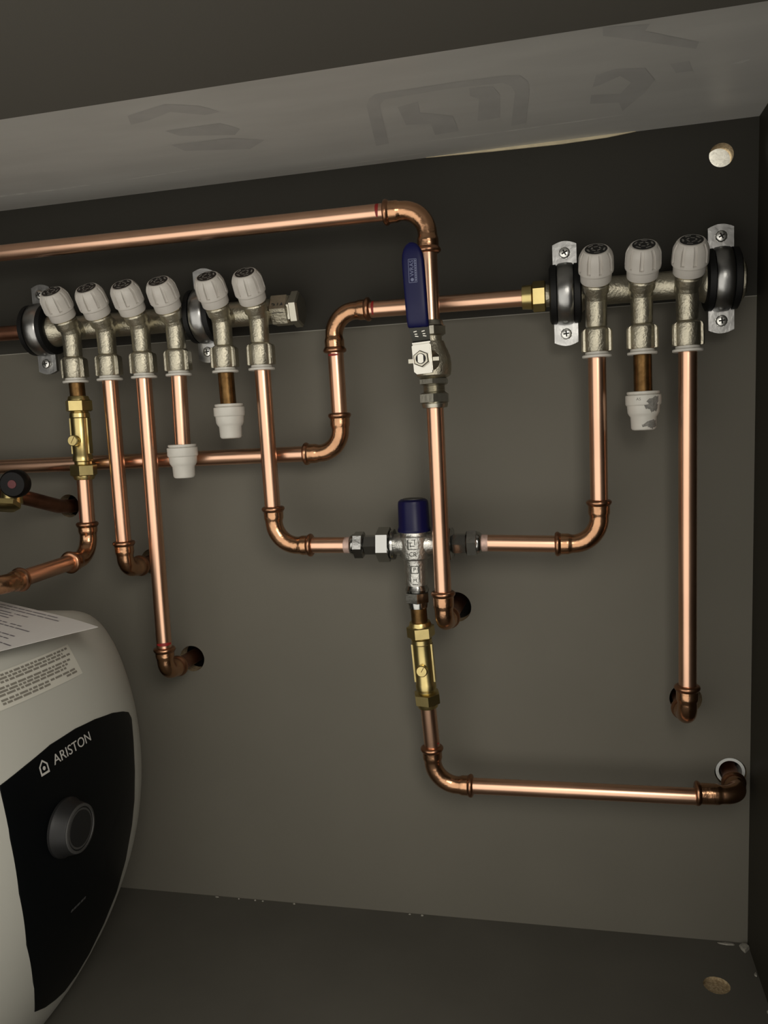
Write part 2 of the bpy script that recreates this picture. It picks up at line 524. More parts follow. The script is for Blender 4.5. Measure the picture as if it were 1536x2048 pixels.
def port(x, zk, d, dm, zm, parent, skew=0.0):
    """one angled valve on a manifold: body, knob (> badge), collet"""
    K = V(x, -d, zk)
    b = B()
    # outlet leg, going down
    b.lathe(K, (0, 0, -1), [(-7, 7.6), (-3, 8.9), (0, 9.3), (8, 9.0), (18, 8.8), (21.5, 8.8), (22.5, 8.2), (24, 8.2)], 28)
    # bonnet leg, going up and forward
    b.lathe(K, UK, [(-7, 7.6), (-3, 8.9), (0, 9.2), (6.5, 9.0), (7.2, 10.4), (8.2, 10.6), (14.5, 11.0), (15.2, 10.3), (17, 10.0)], 28)
    # neck back to the main bar
    m = V(x, -dm, zm)
    b.lathe(m, K - m, [(-4, 11.2), (2, 10.8), (8, 9.6), ((K - m).length, 9.0)], 24)
    pb = obj('valve_body', b, M_NICKEL, parent)
    # outlet collar: barrel with a thin wing on each side
    cb = B().lathe(K, (0, 0, -1), [(22.6, 8), (23.6, 9.6), (24.8, 10.8), (26, 11.0), (42.6, 11.0), (43.6, 10.4)], 36)
    wg = []
    for t, hx in ((24.4, 10.2), (25.2, 11.8), (27, 12.6), (42.4, 12.7), (43.2, 12.2)):
        wg.append([K + V(px_ * hx, py_, -t) for px_, py_ in ((-1, -4.2), (-.9, -5.4), (.9, -5.4), (1, -4.2), (1, 4.2), (.9, 5.4), (-.9, 5.4), (-1, 4.2))])
    cb.rings(wg)
    obj('outlet_collar', cb, M_NICKEL, pb)
    c = B().lathe(K + V(0, 0, -43), (0, 0, -1), [(0, 8.0), (0, 9.6), (2.6, 9.8), (3.0, 11.8), (3.4, 12.3), (4.9, 12.3), (5.3, 11.8), (5.3, 7.6)], 36)
    obj('collet', c, M_WHITE, parent)
    # seal ring and knob
    obj('seal_ring', B().lathe(K, UK, [(16.6, 9.6), (16.6, 11.2), (17.6, 11.2), (17.6, 9.6)], 32), M_BRASS, pb)
    b = B()
    b.lathe(K, UK, [(17.6, 9.5), (17.6, 12.2), (18.2, 12.5), (25.2, 12.7), (25.8, 13.2), (26.2, 14.1), (27.2, 14.2)], 48)
    # upper half with recessed pockets between broad ribs
    w = V(1, 0, 0)
    u = UK.cross(w)
    NP = 9
    angs = []
    for i in range(NP):
        a0 = 2 * math.pi * i / NP + skew
        for k, pocket in ((0, 0), (.5, 0), (1.0, 0), (1.04, 1), (1.3, 1), (1.62, 1), (1.66, 0)):
            angs.append((a0 + k * 2 * math.pi / NP / 2, pocket))
    rings = []
    for t, r, dep in ((26.6, 14.2, 0), (28.6, 14.25, 0), (28.8, 14.2, 2.0), (33, 14.1, 2.1), (38.2, 13.8, 2.0), (40.2, 13.2, 1.6), (42.6, 12.0, .8), (44.2, 10.9, 0), (44.9, 10.2, 0), (45.0, 9.2, 0)):
        rings.append([K + UK * t + (w * math.cos(a) + u * math.sin(a)) * (r - dep * pk) for a, pk in angs])
    b.rings(rings)
    kn = obj('knob', b, M_KNOB, parent, 26)
    # badge: dark disc in the top with a pale broken pattern
    obj('badge', B().lathe(K, UK, [(44.6, 8.9), (45.3, 8.9), (45.35, 8.4)], 32), M_BADGE, kn)
    b = B()
    for i in range(5):
        a = i * 1.2566 + skew
        for rr, ln in ((6.9, .42), (3.6, .55)):
            q = []
            for s in (-1, 1):
                for h in (-1, 1):
                    aa = a + s * ln * .8 + (rr < 5) * .6
                    q.append(K + UK * 45.42 + (w * math.cos(aa) + u * math.sin(aa)) * (rr + h * .75))
            b.add(q, [(0, 1, 3, 2)])
    obj('badge_print', b, M_SCUFF, kn, None)
    return pb


def clamp(x, z, d, label, tilt=0.0, up=34.8, lo=34.2, group='rubber-lined clamps holding the manifolds'):
    t = thing('pipe_clamp', label, 'clamp', (x, -d, z - 44), group)
    o = V(x, -d, z)
    ax = V(1, 0, 0)
    obj('rubber_lining', B().lathe(o, ax, [(-13.5, 18), (-13.5, 22.5), (-12.2, 25.2), (-7.6, 25.4), (-7.4, 22.8), (7.4, 22.8), (7.6, 25.4), (12.2, 25.2), (13.5, 22.5), (13.5, 18), (13, 17.2), (-13, 17.2)], 56, closed=True), M_RUBBER, t)
    obj('band', B().lathe(o, ax, [(-7, 22.9), (-7, 24.6), (-5.6, 25.9), (-2, 26.5), (2, 26.5), (5.6, 25.9), (7, 24.6), (7, 22.9)], 56, closed=True), M_ZINC, t)
    # mounting boss between band and board
    obj('mounting_boss', B().lathe(o + V(0, 24.5, 0), (0, 1, 0), [(0, 6), (d - 24.8, 6)], 20), M_ZINC, t)
    for s, off in ((1, up), (-1, lo)):
        zc = z + s * off
        # two stacked ears with rounded outer end
        for k, (y0, th) in enumerate(((-d + 1.8, 2.0), (-d + 4.3, 2.0))):
            poly = [(-10.2, -10)]
            poly += [(10.2, -10), (10.2, 5.5)]
            poly += [(10.2 * math.cos(a) if 0 else 10.2 - (10.2 * 2) * i / 8, 6 + 4.3 * math.sin(math.pi * (i + 1) / 10)) for i, a in enumerate([0] * 9)]
            poly += [(-10.2, 5.5)]
            obj('ear', B().prism([(p[0], p[1] * s) for p in poly], (x, y0, zc), (1, 0, 0), (0, 0, 1), (0, 1, 0), -th / 2, th / 2), M_ZINC, t)
        # neck from band to ear
        obj('band_neck', B().box((x, -d + 1.8, z + s * (off - 10.2)), (12.5, 2.2, 6)), M_ZINC, t)
        sc = B()
        sc.lathe((x, -d + 1, zc), (0, -1, 0), [(0, 5.2), (.9, 5.4), (1.4, 5.2)], 6, .3)
        sc.lathe((x, -d + .4, zc), (0, -1, 0), [(0, 4.7), (1.6, 4.7), (2.8, 4.0), (3.3, 2.6)], 28)
        s_ = obj('screw', sc, M_SCREW, t)
        cr = B()
        mrot = Matrix.Rotation(.5 + .6 * s, 3, 'Y')
        cr.box((x, -d - 2.6, zc), (5.2, .9, 1.2), mrot)
        cr.box((x, -d - 2.65, zc), (1.2, .9, 5.2), mrot)
        obj('cross_slot', cr, M_DARK, s_, None)
    return t


# ------------------------------------------------------------------ left manifold (six ports)
D_M, D_O = 32.0, 52.0
ZML, ZKL = 108.5, 101.0
LX = [-472.5, -435.0, -398.0, -361.5, -313.5, -277.0]
t = thing('manifold', 'nickel-plated manifold with six grey valve knobs above the water heater', 'manifold', (-390, -D_M, ZML - 60), 'push-fit pipe manifolds')
b = B().lathe((-532, -D_M, ZML), (1, 0, 0), [(0, 12), (0, 17), (30, 17), (34, 15), (40, 11.8), (170, 11.8), (176, 16.5), (206, 16.5), (212, 11.8), (262, 11.8), (263, 12.5)], 36)
obj('main_bar', b, M_NICKEL, t)
for i, x in enumerate(LX):
    port(x, ZKL, D_O, D_M, ZML, t, i * 2.3)
b = B().lathe((-270, -D_M, ZML), (1, 0, 0), [(0, 12.5), (2, 15.2), (17, 15.2), (18.5, 13.5)], 6, math.pi / 6)
hb = obj('end_block', b, M_NICKEL, t)
nrm = V(0, -math.cos(math.radians(0)), 0)
obj('lettering', text_on(B(), '3/4', 8.2, (-260.5, -D_M - 13.3, ZML + 2.2), (1, 0, 0), (0, 0, 1), 1.15, .25), M_DARK, hb, None)
obj('underline', B().box((-260.5, -D_M - 13.2, ZML - 3.6), (11, .4, .6)), M_DARK, hb, None)
ep = obj('end_plug', B().lathe((-252, -D_M, ZML), (1, 0, 0), [(0, 9), (0, 13.5), (2.5, 13.5), (2.6, 15.5), (3.5, 16.8), (9.5, 16.8), (11, 15)], 6, .28), M_NICKS, t)
clamp(-517, ZML + 1, D_M, 'black rubber and zinc clamp at the left end of the six-knob manifold')
clamp(-339, ZML + 1, D_M, 'black rubber and zinc clamp between fourth and fifth knobs of six-knob manifold')

# ------------------------------------------------------------------ right manifold (three ports)
ZMR, ZKR = 102.0, 92.5
RX = [25.5, 62.3, 98.3]
t = thing('manifold', 'nickel-plated manifold with three grey valve knobs near the right wall', 'manifold', (62, -D_M, ZMR - 60), 'push-fit pipe manifolds')
b = B().lathe((-16, -D_M, ZMR), (1, 0, 0), [(0, 7), (0, 10), (4, 10), (5, 17), (30, 17), (34, 14), (38, 11.8), (122, 11.8), (127, 15), (130, 17), (160, 17), (162, 14)], 36)
obj('main_bar', b, M_NICKEL, t)
for i, x in enumerate(RX):
    port(x, ZKR, D_O, D_M, ZMR, t, 1 + i * 1.7)
clamp(0.6, ZMR, D_M, 'black rubber and zinc clamp beside the brass nut on three-knob manifold')
clamp(128, ZMR + 1.5, D_M, 'black rubber and zinc clamp nearest the right wall')

# ------------------------------------------------------------------ pipe runs
X1, Y1, Z1 = V(1, 0, 0), V(0, 1, 0), V(0, 0, 1)
G = 'copper pipe runs'

# feed to the right manifold: low run, rise, upper run
t = thing('copper_pipe_run', 'copper pipe stepping up behind the blue lever into the three-knob manifold', 'pipe', (-210, -D_M, -40), G)
pipe((XL, -D_M, -27.5), (-246, -D_M, -27.5), t)
elbow((-210, -D_M, -27.5), -X1, Z1, 37, 37, 22, t)
pipe((-210, -D_M, 8), (-210.5, -D_M, 68), t)
elbow((-211, -D_M, 103), -Z1, X1, 37, 36, 22, t)
pipe((-176, -D_M, 102.6), (-26, -D_M, 101.5), t)
red_mark((-171.5, -D_M, 102.6), X1, t, -.3, 2.2, 2.6)
red_mark((-210.5, -D_M, 63.5), Z1, t, -.1, 1.5)
c = obj('compression_nut', hexnut(B(), (-33, -D_M, 101.8), (1, 0, 0), 5, 17, 13.2, .1), M_BRASS, t)
obj('nut_ring', B().lathe((-33, -D_M, 101.8), (1, 0, 0), [(-4, 7.6), (-3.5, 10.2), (4.5, 10.8), (5.5, 9)], 32), M_BRASS, c)
obj('nut_thread', B().lathe((-16, -D_M, 101.9), (1, 0, 0), [(0, 9.2), (4.5, 9.2)], 32), M_BRASS, c)

# short pipe entering the left manifold from the left
tag(pipe((XL, -D_M, 111), (-531, -D_M, 109), None, M_TARN, 'copper_pipe'), 'tarnished copper pipe entering the left end of the six-knob manifold', 'pipe', G)

# top run down to the lever valve
D_C, XC, ZT = 70.0, -112.5, 177.5
t = thing('copper_pipe_run', 'long copper pipe under the worktop turning down behind the blue lever', 'pipe', (XC, -D_C, 80), G)
pipe((XL, -D_C, 180.5), (-147, -D_C, 178), t)
elbow((XC, -D_C, ZT), -X1, -Z1, 37, 37, 22, t)
pipe((XC, -D_C, 142), (XC, -D_C, 76), t)
red_mark((-154.5, -D_C, 178), X1, t, -.5, 2.4, 3.0)

# pipe below the lever valve, into the wall
t = thing('copper_pipe_run', 'vertical copper pipe below the lever valve, passing in front of mixing valve', 'pipe', (XC, -D_C, -190), G)
pipe((XC, -D_C, 12), (XC, -D_C, -155), t)
elbow((XC, -D_C, -184), Z1, Y1, 30, 27, 13, t)
pipe((XC, -D_C + 25, -184), (XC + 1, 45, -185), t, M_TARN)

# six-knob manifold: port 2 and 3 into the wall
t = thing('copper_pipe_run', 'copper pipe from second knob of six, shorter of two entering the wall', 'pipe', (-435, -D_O, -146), G)
pipe((-435, -D_O, 62), (-435.5, -D_O, -108), t)
elbow((-435.5, -D_O, -136), Z1, Y1, 30, 29, 15, t)
pipe((-435.5, -D_O + 27, -136), (-435.5, 40, -136), t, M_TARN)
t = thing('copper_pipe_run', 'long copper pipe from third knob of six, ending beside the water heater', 'pipe', (-399, -D_O - 2, -252), G)
pipe((-398.5, -D_O, 62), (-399.5, -D_O - 2, -216), t)
elbow((-399.5, -D_O - 2, -241), Z1, Y1, 27, 27, 14, t)
pipe((-399.5, -D_O + 24, -241), (-398, 45, -242), t, M_TARN)
red_mark((-399.5, -D_O - 2, -209.5), Z1, t, .5, 2.2, 3.4)

# six-knob manifold: port 4 (copper stub) and 5 (aged stub) with white stop ends
tag(pipe((-361.5, -D_O, 62), (-363.5, -D_O, -30), None, M_COPPER, 'copper_stub'), 'short bright copper stub under the fourth knob of six', 'pipe', 'short pipe stubs under the manifolds')
o = tag(pipe((-313.5, -D_O, 62), (-312.5, -D_O, 6), None, M_OLD, 'copper_stub'), 'short dark brown pipe stub under the fifth knob of six', 'pipe', 'short pipe stubs under the manifolds')
tag(pipe((62.3, -D_O, 55), (62.5, -D_O, -4), None, M_OLD, 'copper_stub'), 'short dark brown pipe stub under the middle knob of three', 'pipe', 'short pipe stubs under the manifolds')


def stop_end(x, ztop, label, scuffed=False):
    t = thing('stop_end', label, 'stop end', (x, -D_O, ztop - 33), 'white push-fit stop ends')
    o = V(x, -D_O, ztop)
    obj('collet', B().lathe(o, (0, 0, -1), [(0, 7.7), (0, 13.0), (.5, 13.4), (2.0, 13.4), (2.4, 12.6), (3.6, 12.6)], 40), M_WHITE, t)
    bd = obj('body', B().lathe(o, (0, 0, -1), [(2.8, 8), (2.8, 13.8), (3.4, 14.6), (10.5, 14.6), (11.2, 14.2), (12, 13.4), (17.6, 13.0), (19.6, 12.0), (21.4, 10.7), (30.5, 10.3), (32, 9.4), (32.6, 7.6)], 40), M_WHITE, t)
    if scuffed:
        b = B()
        # uneven dried smears on body and nose, just proud of the surface
        for a0, a1, t0, t1, off in ((.05, .95, 4.5, 18.5, 0), (-.1, 1.25, 24, 31.5, 0)):
            n = 10
            prof = [(3.4, 14.6), (10.5, 14.6), (11.2, 14.2), (12, 13.4), (17.6, 13.0), (19.6, 12.0), (21.4, 10.7), (30.5, 10.3), (32, 9.4)]

            def rad(tt):
                for (p0, r0), (p1, r1) in zip(prof, prof[1:]):
                    if p0 <= tt <= p1:
                        return r0 + (r1 - r0) * (tt - p0) / (p1 - p0)
                return prof[-1][1]
            vs, fs = [V(0, 0, 0)], []
            ca, ct = (a0 + a1) / 2, (t0 + t1) / 2
            ring = [(ca, ct)]
            pts = []
            for s in (.5, 1.0):
                for i in range(14):
                    an = 2 * math.pi * i / 14
                    k = s * (1 + .22 * math.sin(3 * an + t0) + .12 * math.sin(5 * an))
                    pts.append((ca + (a1 - a0) / 2 * math.cos(an) * k, ct + (t1 - t0) / 2 * math.sin(an) * k, .5 if s < 1 else .05))
            pts = [(ca, ct, .7)] + pts
            vs = []
            for aa, tt, lift in pts:
                rr = rad(max(3.5, min(tt, 31.8))) + lift
                vs.append(o + V(math.sin(aa) * rr, -math.cos(aa) * rr, -tt))
            fs = [(0, 1 + i, 1 + (i + 1) % 14) for i in range(14)] + [(1 + i, 15 + i, 15 + (i + 1) % 14, 1 + (i + 1) % 14) for i in range(14)]
            b.add(vs, fs)
        obj('dried_smear', b, M_SCUFF, bd, 60)
        obj('lettering', text_on(B(), 'AS', 3.2, o + V(-5, -13.7, -6.5), (math.cos(.35), -math.sin(.35) * 1, 0), (0, 0, 1), 1.1, .1), M_SCUFF, bd, None)
    return t


stop_end(-364, -12.5, 'white stop end on bright copper stub under fourth knob of six')
stop_end(-312.5, 23.5, 'clean white stop end on dark brown stub under fifth knob of six')
stop_end(62.5, 13.7, 'scuffed white stop end with grey smears under the three-knob manifold', True)

# sixth port of the left manifold down and across to the mixing valve
ZX = -113.5
t = thing('copper_pipe_run', 'L-shaped copper pipe from sixth knob to left side of mixing valve', 'pipe', (-276, -D_O, ZX - 12), G)
pipe((-276.5, -D_O, 60), (-275.5, -D_O, -75), t)
elbow((-275, -D_O, ZX + .5), Z1, X1, 37.5, 37, 23, t)
pipe((-239, -D_O, ZX + .5), (-196, -D_O, ZX), t)

# first port of the right manifold down and across to the mixing valve
t = thing('copper_pipe_run', 'L-shaped copper pipe from first of three knobs to right side of mixing valve', 'pipe', (24.8, -D_O, ZX - 14), G)
pipe((25.4, -D_O, 50), (24.8, -D_O, -80), t)
elbow((24.5, -D_O, ZX - 2), Z1, -X1, 38, 38, 23, t)
pipe((-12, -D_O, ZX - 2), (-76, -D_O, ZX), t)

# third port of the right manifold, long drop into the wall
t = thing('copper_pipe_run', 'longest vertical copper pipe, nearest the right wall, dropping from third knob', 'pipe', (97, -D_O, -280), G)
pipe((98.3, -D_O, 52), (95.9, -D_O + 1, -246), t)
elbow((95.7, -D_O + 1, -272), Z1, Y1, 30, 27, 14, t, M_FIT)
pipe((95.7, -25, -272), (98.5, 40, -272.5), t, M_TARN)

# ------------------------------------------------------------------ lever ball valve
t = thing('lever_valve', 'nickel ball valve with long blue lever handle on centre pipe', 'valve', (XC, -D_C, 9))
b = B()
o = V(XC, -D_C, 0)
b.lathe(o, Z1, [(34.2, 9), (35.2, 12.5), (37, 14.8), (41, 15.6), (47, 15.8), (53, 15.0), (58, 13.2), (61, 11.6), (63.5, 11), (66, 10)], 40)
b.lathe(o, Z1, [(62, 8.5), (72, 8.5)], 28)
bd = obj('body', b, M_NICKEL, t)
obj('body_hex', hexnut(B(), o, Z1, 28.8, 35, 13.4, .06), M_NICKS, bd)
th = [(20, 8.5)]
for k in range(5):
    th += [(21.5 + k * 1.6, 9.8), (22.3 + k * 1.6, 8.9)]
th += [(30, 9)]
obj('thread', B().lathe(o, Z1, th, 32), M_NICKS, bd)
nt_ = obj('union_nut', hexnut(B(), o, Z1, 13, 22.2, 13.9, .08), M_NICKS, t)
obj('nut_ring', B().lathe(o, Z1, [(8.8, 8), (9.4, 10.8), (12.5, 11.6), (13.4, 11.2)], 36), M_NICKS, nt_)
nt_ = obj('union_nut', hexnut(B(), o, Z1, 70.5, 79.5, 12.6, .3), M_NICKS, t)
obj('nut_ring', B().lathe(o, Z1, [(79.3, 11), (80, 10.4), (83.5, 9.6), (84, 8)], 36), M_NICKS, nt_)
# stem and lever
XV, YV, ZV = -115.2, -111.0, 48.8
b = B().lathe((XC - .5, -D_C, ZV), V(XV - XC + .5, YV + D_C, 0), [(8, 9.5), (18, 9.2), (24, 7), (30, 6.2), (38, 5.4)], 28)
obj('stem', b, M_NICKS, t)
pm = Matrix.Rotation(math.radians(-3), 3, 'Y')
lv = obj('lever_plate', B().box((XV + .6, YV + 1.2, ZV + .6), (15.8, 2.4, 25), pm, 2.2), M_STEEL, t)
obj('plate_flange', B().box((XV + 7.6, YV - .4, ZV - .5), (1.4, 4.4, 22), pm), M_STEEL, lv)
obj('plate_flange', B().box((XV + .6, YV - .4, ZV + 12.8), (15.0, 4.4, 1.3), pm), M_STEEL, lv)
obj('stop_lug', B().box((XV - 9.2, YV + 3.5, ZV - 1.2), (4.6, 3.2, 3.4)), M_NICKS, lv)
obj('stop_lug', B().box((XV + 11.5, YV + 3.5, ZV - .4), (5.0, 3.2, 3.0)), M_NICKS, lv)
nn = obj('lever_nut', B().lathe((XV, YV, ZV), (0, -1, 0), [(0, 6.9), (3.6, 6.9), (4.4, 6.1), (4.4, 3.9), (3.2, 3.9)], 6, .1), M_NICKS, t)
obj('nut_recess', B().lathe((XV, YV, ZV), (0, -1, 0), [(4.0, 4.2), (4.55, 4.2)], 28), M_DARK, nn)
st = []
for k in range(24):
    a = 2 * math.pi * k / 24
    st.append((max(-2.3, min(2.3, 3.3 * math.cos(a))), 3.7 * math.sin(a)))
obj('stem_end', B().prism(st, (XV, YV, ZV), (1, 0, 0), (0, 0, 1), (0, -1, 0), 3, 5.4), M_STEEL, nn)
# bent steel neck rising to the grip
sec = [(61.5, YV + 1.0, 7.3), (64.5, YV - .2, 7.3), (73, YV - 4.5, 8.2), (78, YV - 5.5, 8.2)]
rings = []
for z, y, hw in sec:
    xx = XV + .6 - (z - 60) * .065
    rings.append([V(xx - hw, y - 1.1, z), V(xx + hw, y - 1.1, z), V(xx + hw, y + 1.1, z), V(xx - hw, y + 1.1, z)])
nk = obj('lever_neck', B().rings(rings), M_DSTEEL, t)
b = B()
for xx in (XV - 3.6, XV + 3.0):
    for k, (zz, wd) in enumerate(((70.6, 2.6), (68.6, 2.2), (66.9, 2.8))):
        y = YV - 4.5 + (73 - zz) * .5 - 1.1
        b.box((xx + .4 * k, y, zz), (wd, .5, .7), Matrix.Rotation(.2 * (k - 1), 3, 'Y'))
obj('lettering', b, M_STEEL, nk, None)
# blue grip: rounded-top, crowned section
gz = [(73.5, 7.9, 3.0), (74.6, 8.7, 3.8), (80, 8.9, 4.2), (95, 9.0, 4.4), (118, 9.0, 4.4), (126, 8.9, 4.3), (131, 8.3, 4.1), (135, 7.0, 3.8), (138, 5.0, 3.3), (139.8, 2.6, 2.6), (140.3, .8, 2.0)]
rings = []
for z, hw, hd in gz:
    xx = XV - .5 - (z - 74) * .035
    y = YV - 6.3 - max(0, (78 - z)) * -.5
    ring = []
    for i in range(28):
        a = 2 * math.pi * i / 28
        ca, sa = math.cos(a), math.sin(a)
        e = 2 / 4.0
        ring.append(V(xx + hw * math.copysign(abs(ca) ** e, ca), y + hd * math.copysign(abs(sa) ** e, sa), z))
    rings.append(ring)
gr = obj('grip', B().rings(rings), M_BLUE, t, 50)
gx, gy = XV - 2.2, YV - 6.3 - 4.55
b = B()
text_on(b, 'WRAS', 4.6, (gx - .6, gy, 119.5), (0, 0, 1), (-1, 0, 0), 1.0, .06)
for a, c_, s in (((gx + .35, gy, 116.8), (7.2, .12, .35), 0), ((gx + .35, gy, 132.2 - 31), (0, 0, 0), 0)):
    pass
zb0, zb1, xb0, xb1 = 108.5, 126.6, gx - 3.2, gx + 3.2
for cx, cz, sx, sz in (((xb0 + xb1) / 2, zb0, 6.4, .35), ((xb0 + xb1) / 2, zb1, 6.4, .35), (xb0, (zb0 + zb1) / 2, .35, 18), (xb1, (zb0 + zb1) / 2, .35, 18), (gx + 1.6, (zb0 + zb1) / 2, .3, 18)):
    b.box((cx, gy, cz), (sx, .12, sz))
b.lathe((gx - .6, gy, 110.7), (0, -1, 0), [(-.06, 1.3), (.06, 1.3)], 16)
for k in range(9):
    b.box((gx + 2.4, gy, 110.2 + k * 1.85), (.8, .12, 1.3))
obj('lettering', b, M_GREYBLUE, gr, None)

# ------------------------------------------------------------------ thermostatic mixing valve
XM, DMX = -139.5, 52.0
t = thing('mixing_valve', 'chrome thermostatic mixing valve with navy blue cap', 'valve', (XM, -DMX, -174))
o = V(XM, -DMX, 0)
b = B()
b.lathe(o, Z1, [(-152, 8), (-151, 10.6), (-136, 10.8), (-130, 10.9), (-127.5, 11.4), (-126, 13.8), (-124, 14.4), (-106, 14.4), (-104.5, 13.2), (-102, 13.0), (-101.5, 14.2), (-99, 14.2)], 44)
b.lathe(V(XM, -DMX, ZX), -X1, [(0, 11), (13, 10.5), (15, 9.6), (19, 9.4), (21, 9.8)], 32)
b.lathe(V(XM, -DMX, ZX), X1, [(0, 11), (13, 10.5), (15, 9.6), (20, 9.4), (22, 9.8)], 32)
bd = obj('body', b, M_CAST, t)
cp = B()
cp.lathe(o, Z1, [(-101.5, 15.0), (-101, 15.2), (-98.5, 15.0), (-97.5, 14.4), (-76, 14.0), (-73.5, 13.4), (-72, 11.5), (-71.8, 2)], 44)
cpo = obj('cap', cp, M_BLUECAP, t)
obj('cap_disc', B().lathe(o, Z1, [(-72.2, 9.5), (-71.4, 9.3), (-71.4, 2)], 32), M_KNOBR, cpo)
b = B()
text_on(b, 'CR', 6.0, (XM + .3, -DMX - 14.45, -121), X1, Z1, .9, .18)
text_on(b, 'M', 4.2, (XM + .6, -DMX - 10.85, -145.5), X1, Z1, 1, .15)
text_on(b, 'P', 5.0, (XM + .6, -DMX - 10.95, -135.6), X1, Z1, 1, .12)
text_on(b, 'C', 4.2, (XM - 18, -DMX - 9.5, ZX - .5), X1, Z1, 1, .15)
yb = -DMX - 14.45
for cx, cz, sx, sz in ((XM - 4.0, -112, .6, 9), (XM, -116.2, 8, .6), (XM + 1.5, -107.6, 4, .6), (XM - 1.5, -110.2, 3, .6), (XM + .2, -113.2, 4.5, .6), (XM + 2.6, -110.2, .6, 4), (XM - 1.6, -112.2, .6, 3.6)):
    b.box((cx, yb, cz), (sx, .3, sz))
yb = -DMX - 10.85
for cx, cz, sx, sz in ((XM - 2.7, -135.6, .6, 6.2), (XM + 3.9, -135.6, .6, 6.2), (XM + .6, -132.4, 7, .6), (XM + .6, -138.8, 7, .6), (XM - 3.8, -139, .5, 16), (XM + 5, -139, .5, 16), (XM + .6, -149.4, 5.4, .5)):
    b.box((cx, yb + (.4 if abs(cx - XM) > 3.5 else 0) + (.5 if cx > XM + 4.5 else 0), cz), (sx, .5, sz))
obj('raised_marks', b, M_DSTEEL, bd, None)
for s, o0 in ((-1, 19.5), (1, 19.5)):
    ax = V(s, 0, 0)
    oo = V(XM, -DMX, ZX)
    nt_ = obj('union_nut', hexnut(B(), oo, ax, o0 + 2.5, o0 + 16, 16.2, .2 if s < 0 else .45, 1.6), M_CHROME, t)
    obj('nut_ring', B().lathe(oo, ax, [(o0 - 1, 9.5), (o0 - .6, 14), (o0 + 1.2, 14.6), (o0 + 2.6, 13.6)], 36), M_CHROME, nt_)
    obj('tail_hex', hexnut(B(), oo, ax, o0 + 15.5, o0 + 28, 9.6, .5, .6), M_CHROME, t)
    n2 = obj('compression_nut', hexnut(B(), oo, ax, o0 + 28, o0 + 38.5, 12.6, .35, 1.4), M_CHROME, t)
    obj('nut_ring', B().lathe(oo, ax, [(o0 + 37.5, 10.4), (o0 + 39.4, 10.2), (o0 + 41.4, 9.0), (o0 + 42, 7.7)], 36), M_CHROME, n2)
    obj('pale_residue', B().lathe(oo, ax, [(o0 + 42, 7.7), (o0 + 45, 7.68), (o0 + 47.5, 7.55)], 32), mat('flux_residue', (.66, .47, .40), .5, .55, var=.3, vscale=300), n2)
b = B()
b.lathe(o, Z1, [(-158, 8.5), (-157.4, 10.8), (-155.5, 11.2), (-153.5, 10.2), (-151, 9.2)], 36)
obj('outlet_ring', b, M_CHROME, t)
on = obj('outlet_nut', hexnut(B(), o, Z1, -168, -157.5, 11.8, .15, 1.0), M_CHROME, t)
obj('nut_ring', B().lathe(o, Z1, [(-173.5, 7.7), (-173, 8.8), (-170, 9.2), (-167.5, 9.4)], 32), M_CHROME, on)
obj('outlet_tail', straight(B(), (XM + .5, -DMX, -172), (XM + 1.0, -DMX + .6, -190)), M_OLD, t)


# ------------------------------------------------------------------ brass isolating valves
def iso_valve(p, q, label, face=(0, -1, 0), side=8.8, sl=9.5, fz=.53):
    p, q = Vector(p), Vector(q)
    ax = (q - p).normalized()
    L = (q - p).length
    t = thing('isolating_valve', label, 'valve', tuple(q), 'brass isolating valves')
    fv = Vector(face).normalized()
    obj('body', B().lathe(p, ax, [(11, 8.2), (16, 8.4), (17, 9.6), (21, 9.8), (22, 9.0), (L - 25, 9.0), (L - 24, 9.7), (L - 19, 9.7), (L - 18, 8.4), (L - 12, 8.2)], 36), M_BRASS, t)
    # side flats rising beside the barrel
    w = ax.cross(fv)
    bb = B()
    for s in (-1, 1):
        bb.prism([(-3.2, 22), (3.2, 22), (3.2, L - 26), (-3.2, L - 26)], p, fv, ax, w * s, 8.0, 9.9)
    obj('side_flats', bb, M_BRASS, t)
    for o0, rev in ((p, ax), (q, -ax)):
        n = obj('compression_nut', hexnut(B(), o0, rev, 3.8, 15.5, 13.0, .25, 1.3), M_BRASS, t)
        obj('nut_ring', B().lathe(o0, rev, [(0, 7.7), (.4, 9.4), (3, 10.4), (4.2, 10.6)], 36), M_BRASS, n)
    sc = obj('screw', B().lathe(p + ax * (L * fz), fv, [(6, 4.4), (sl, 4.4), (sl + .2, 5.4), (sl + 4.4, 5.4), (sl + 5.2, 4.6)], 32), M_BRASS, t)
    u = (ax + w * .6).normalized()
    c0 = p + ax * (L * fz) + fv * (sl + 5.1)
    v2 = u.cross(fv)
    obj('screw_slot', B().prism([(-4.2, -.3), (4.2, -.3), (4.2, .3), (-4.2, .3)], c0, u, v2, fv, -.2, .15), M_OLD, sc, None)
    return t


AX0, AX1 = V(XM + 1, -DMX + .6, -186), V(-134.5, -43, -300)
d_ = (AX1 - AX0).normalized()
iso_valve(AX0, AX0 + d_ * 85, 'brass isolating valve with round screw, below the mixing valve')
t = thing('copper_pipe_run', 'lower copper pipe from isolating valve across to hole in right corner', 'pipe', (-133, -40, -362), G)
pB = V(-133.5, -41, -349)
pipe(AX0 + d_ * 82, pB + V(-.3, -.5, 36), t)
elbow(pB, V(-.02, -.03, 1), X1, 38, 37, 23, t)
pipe(pB + X1 * 35, (106, -40, -348.5), t)
elbow((140, -40, -345.5), -X1, Y1, 37, 27, 14, t, None, None)
pipe((140, -15, -345), (140, 30, -343), t, M_TARN, r=7.5)
red_mark(pB + V(-.3, -.5, 42.5), Z1, t, .3, 1.8)
red_mark(pB + V(40.5, 0, 0), X1, t, 2.0, 1.6, 3.2)
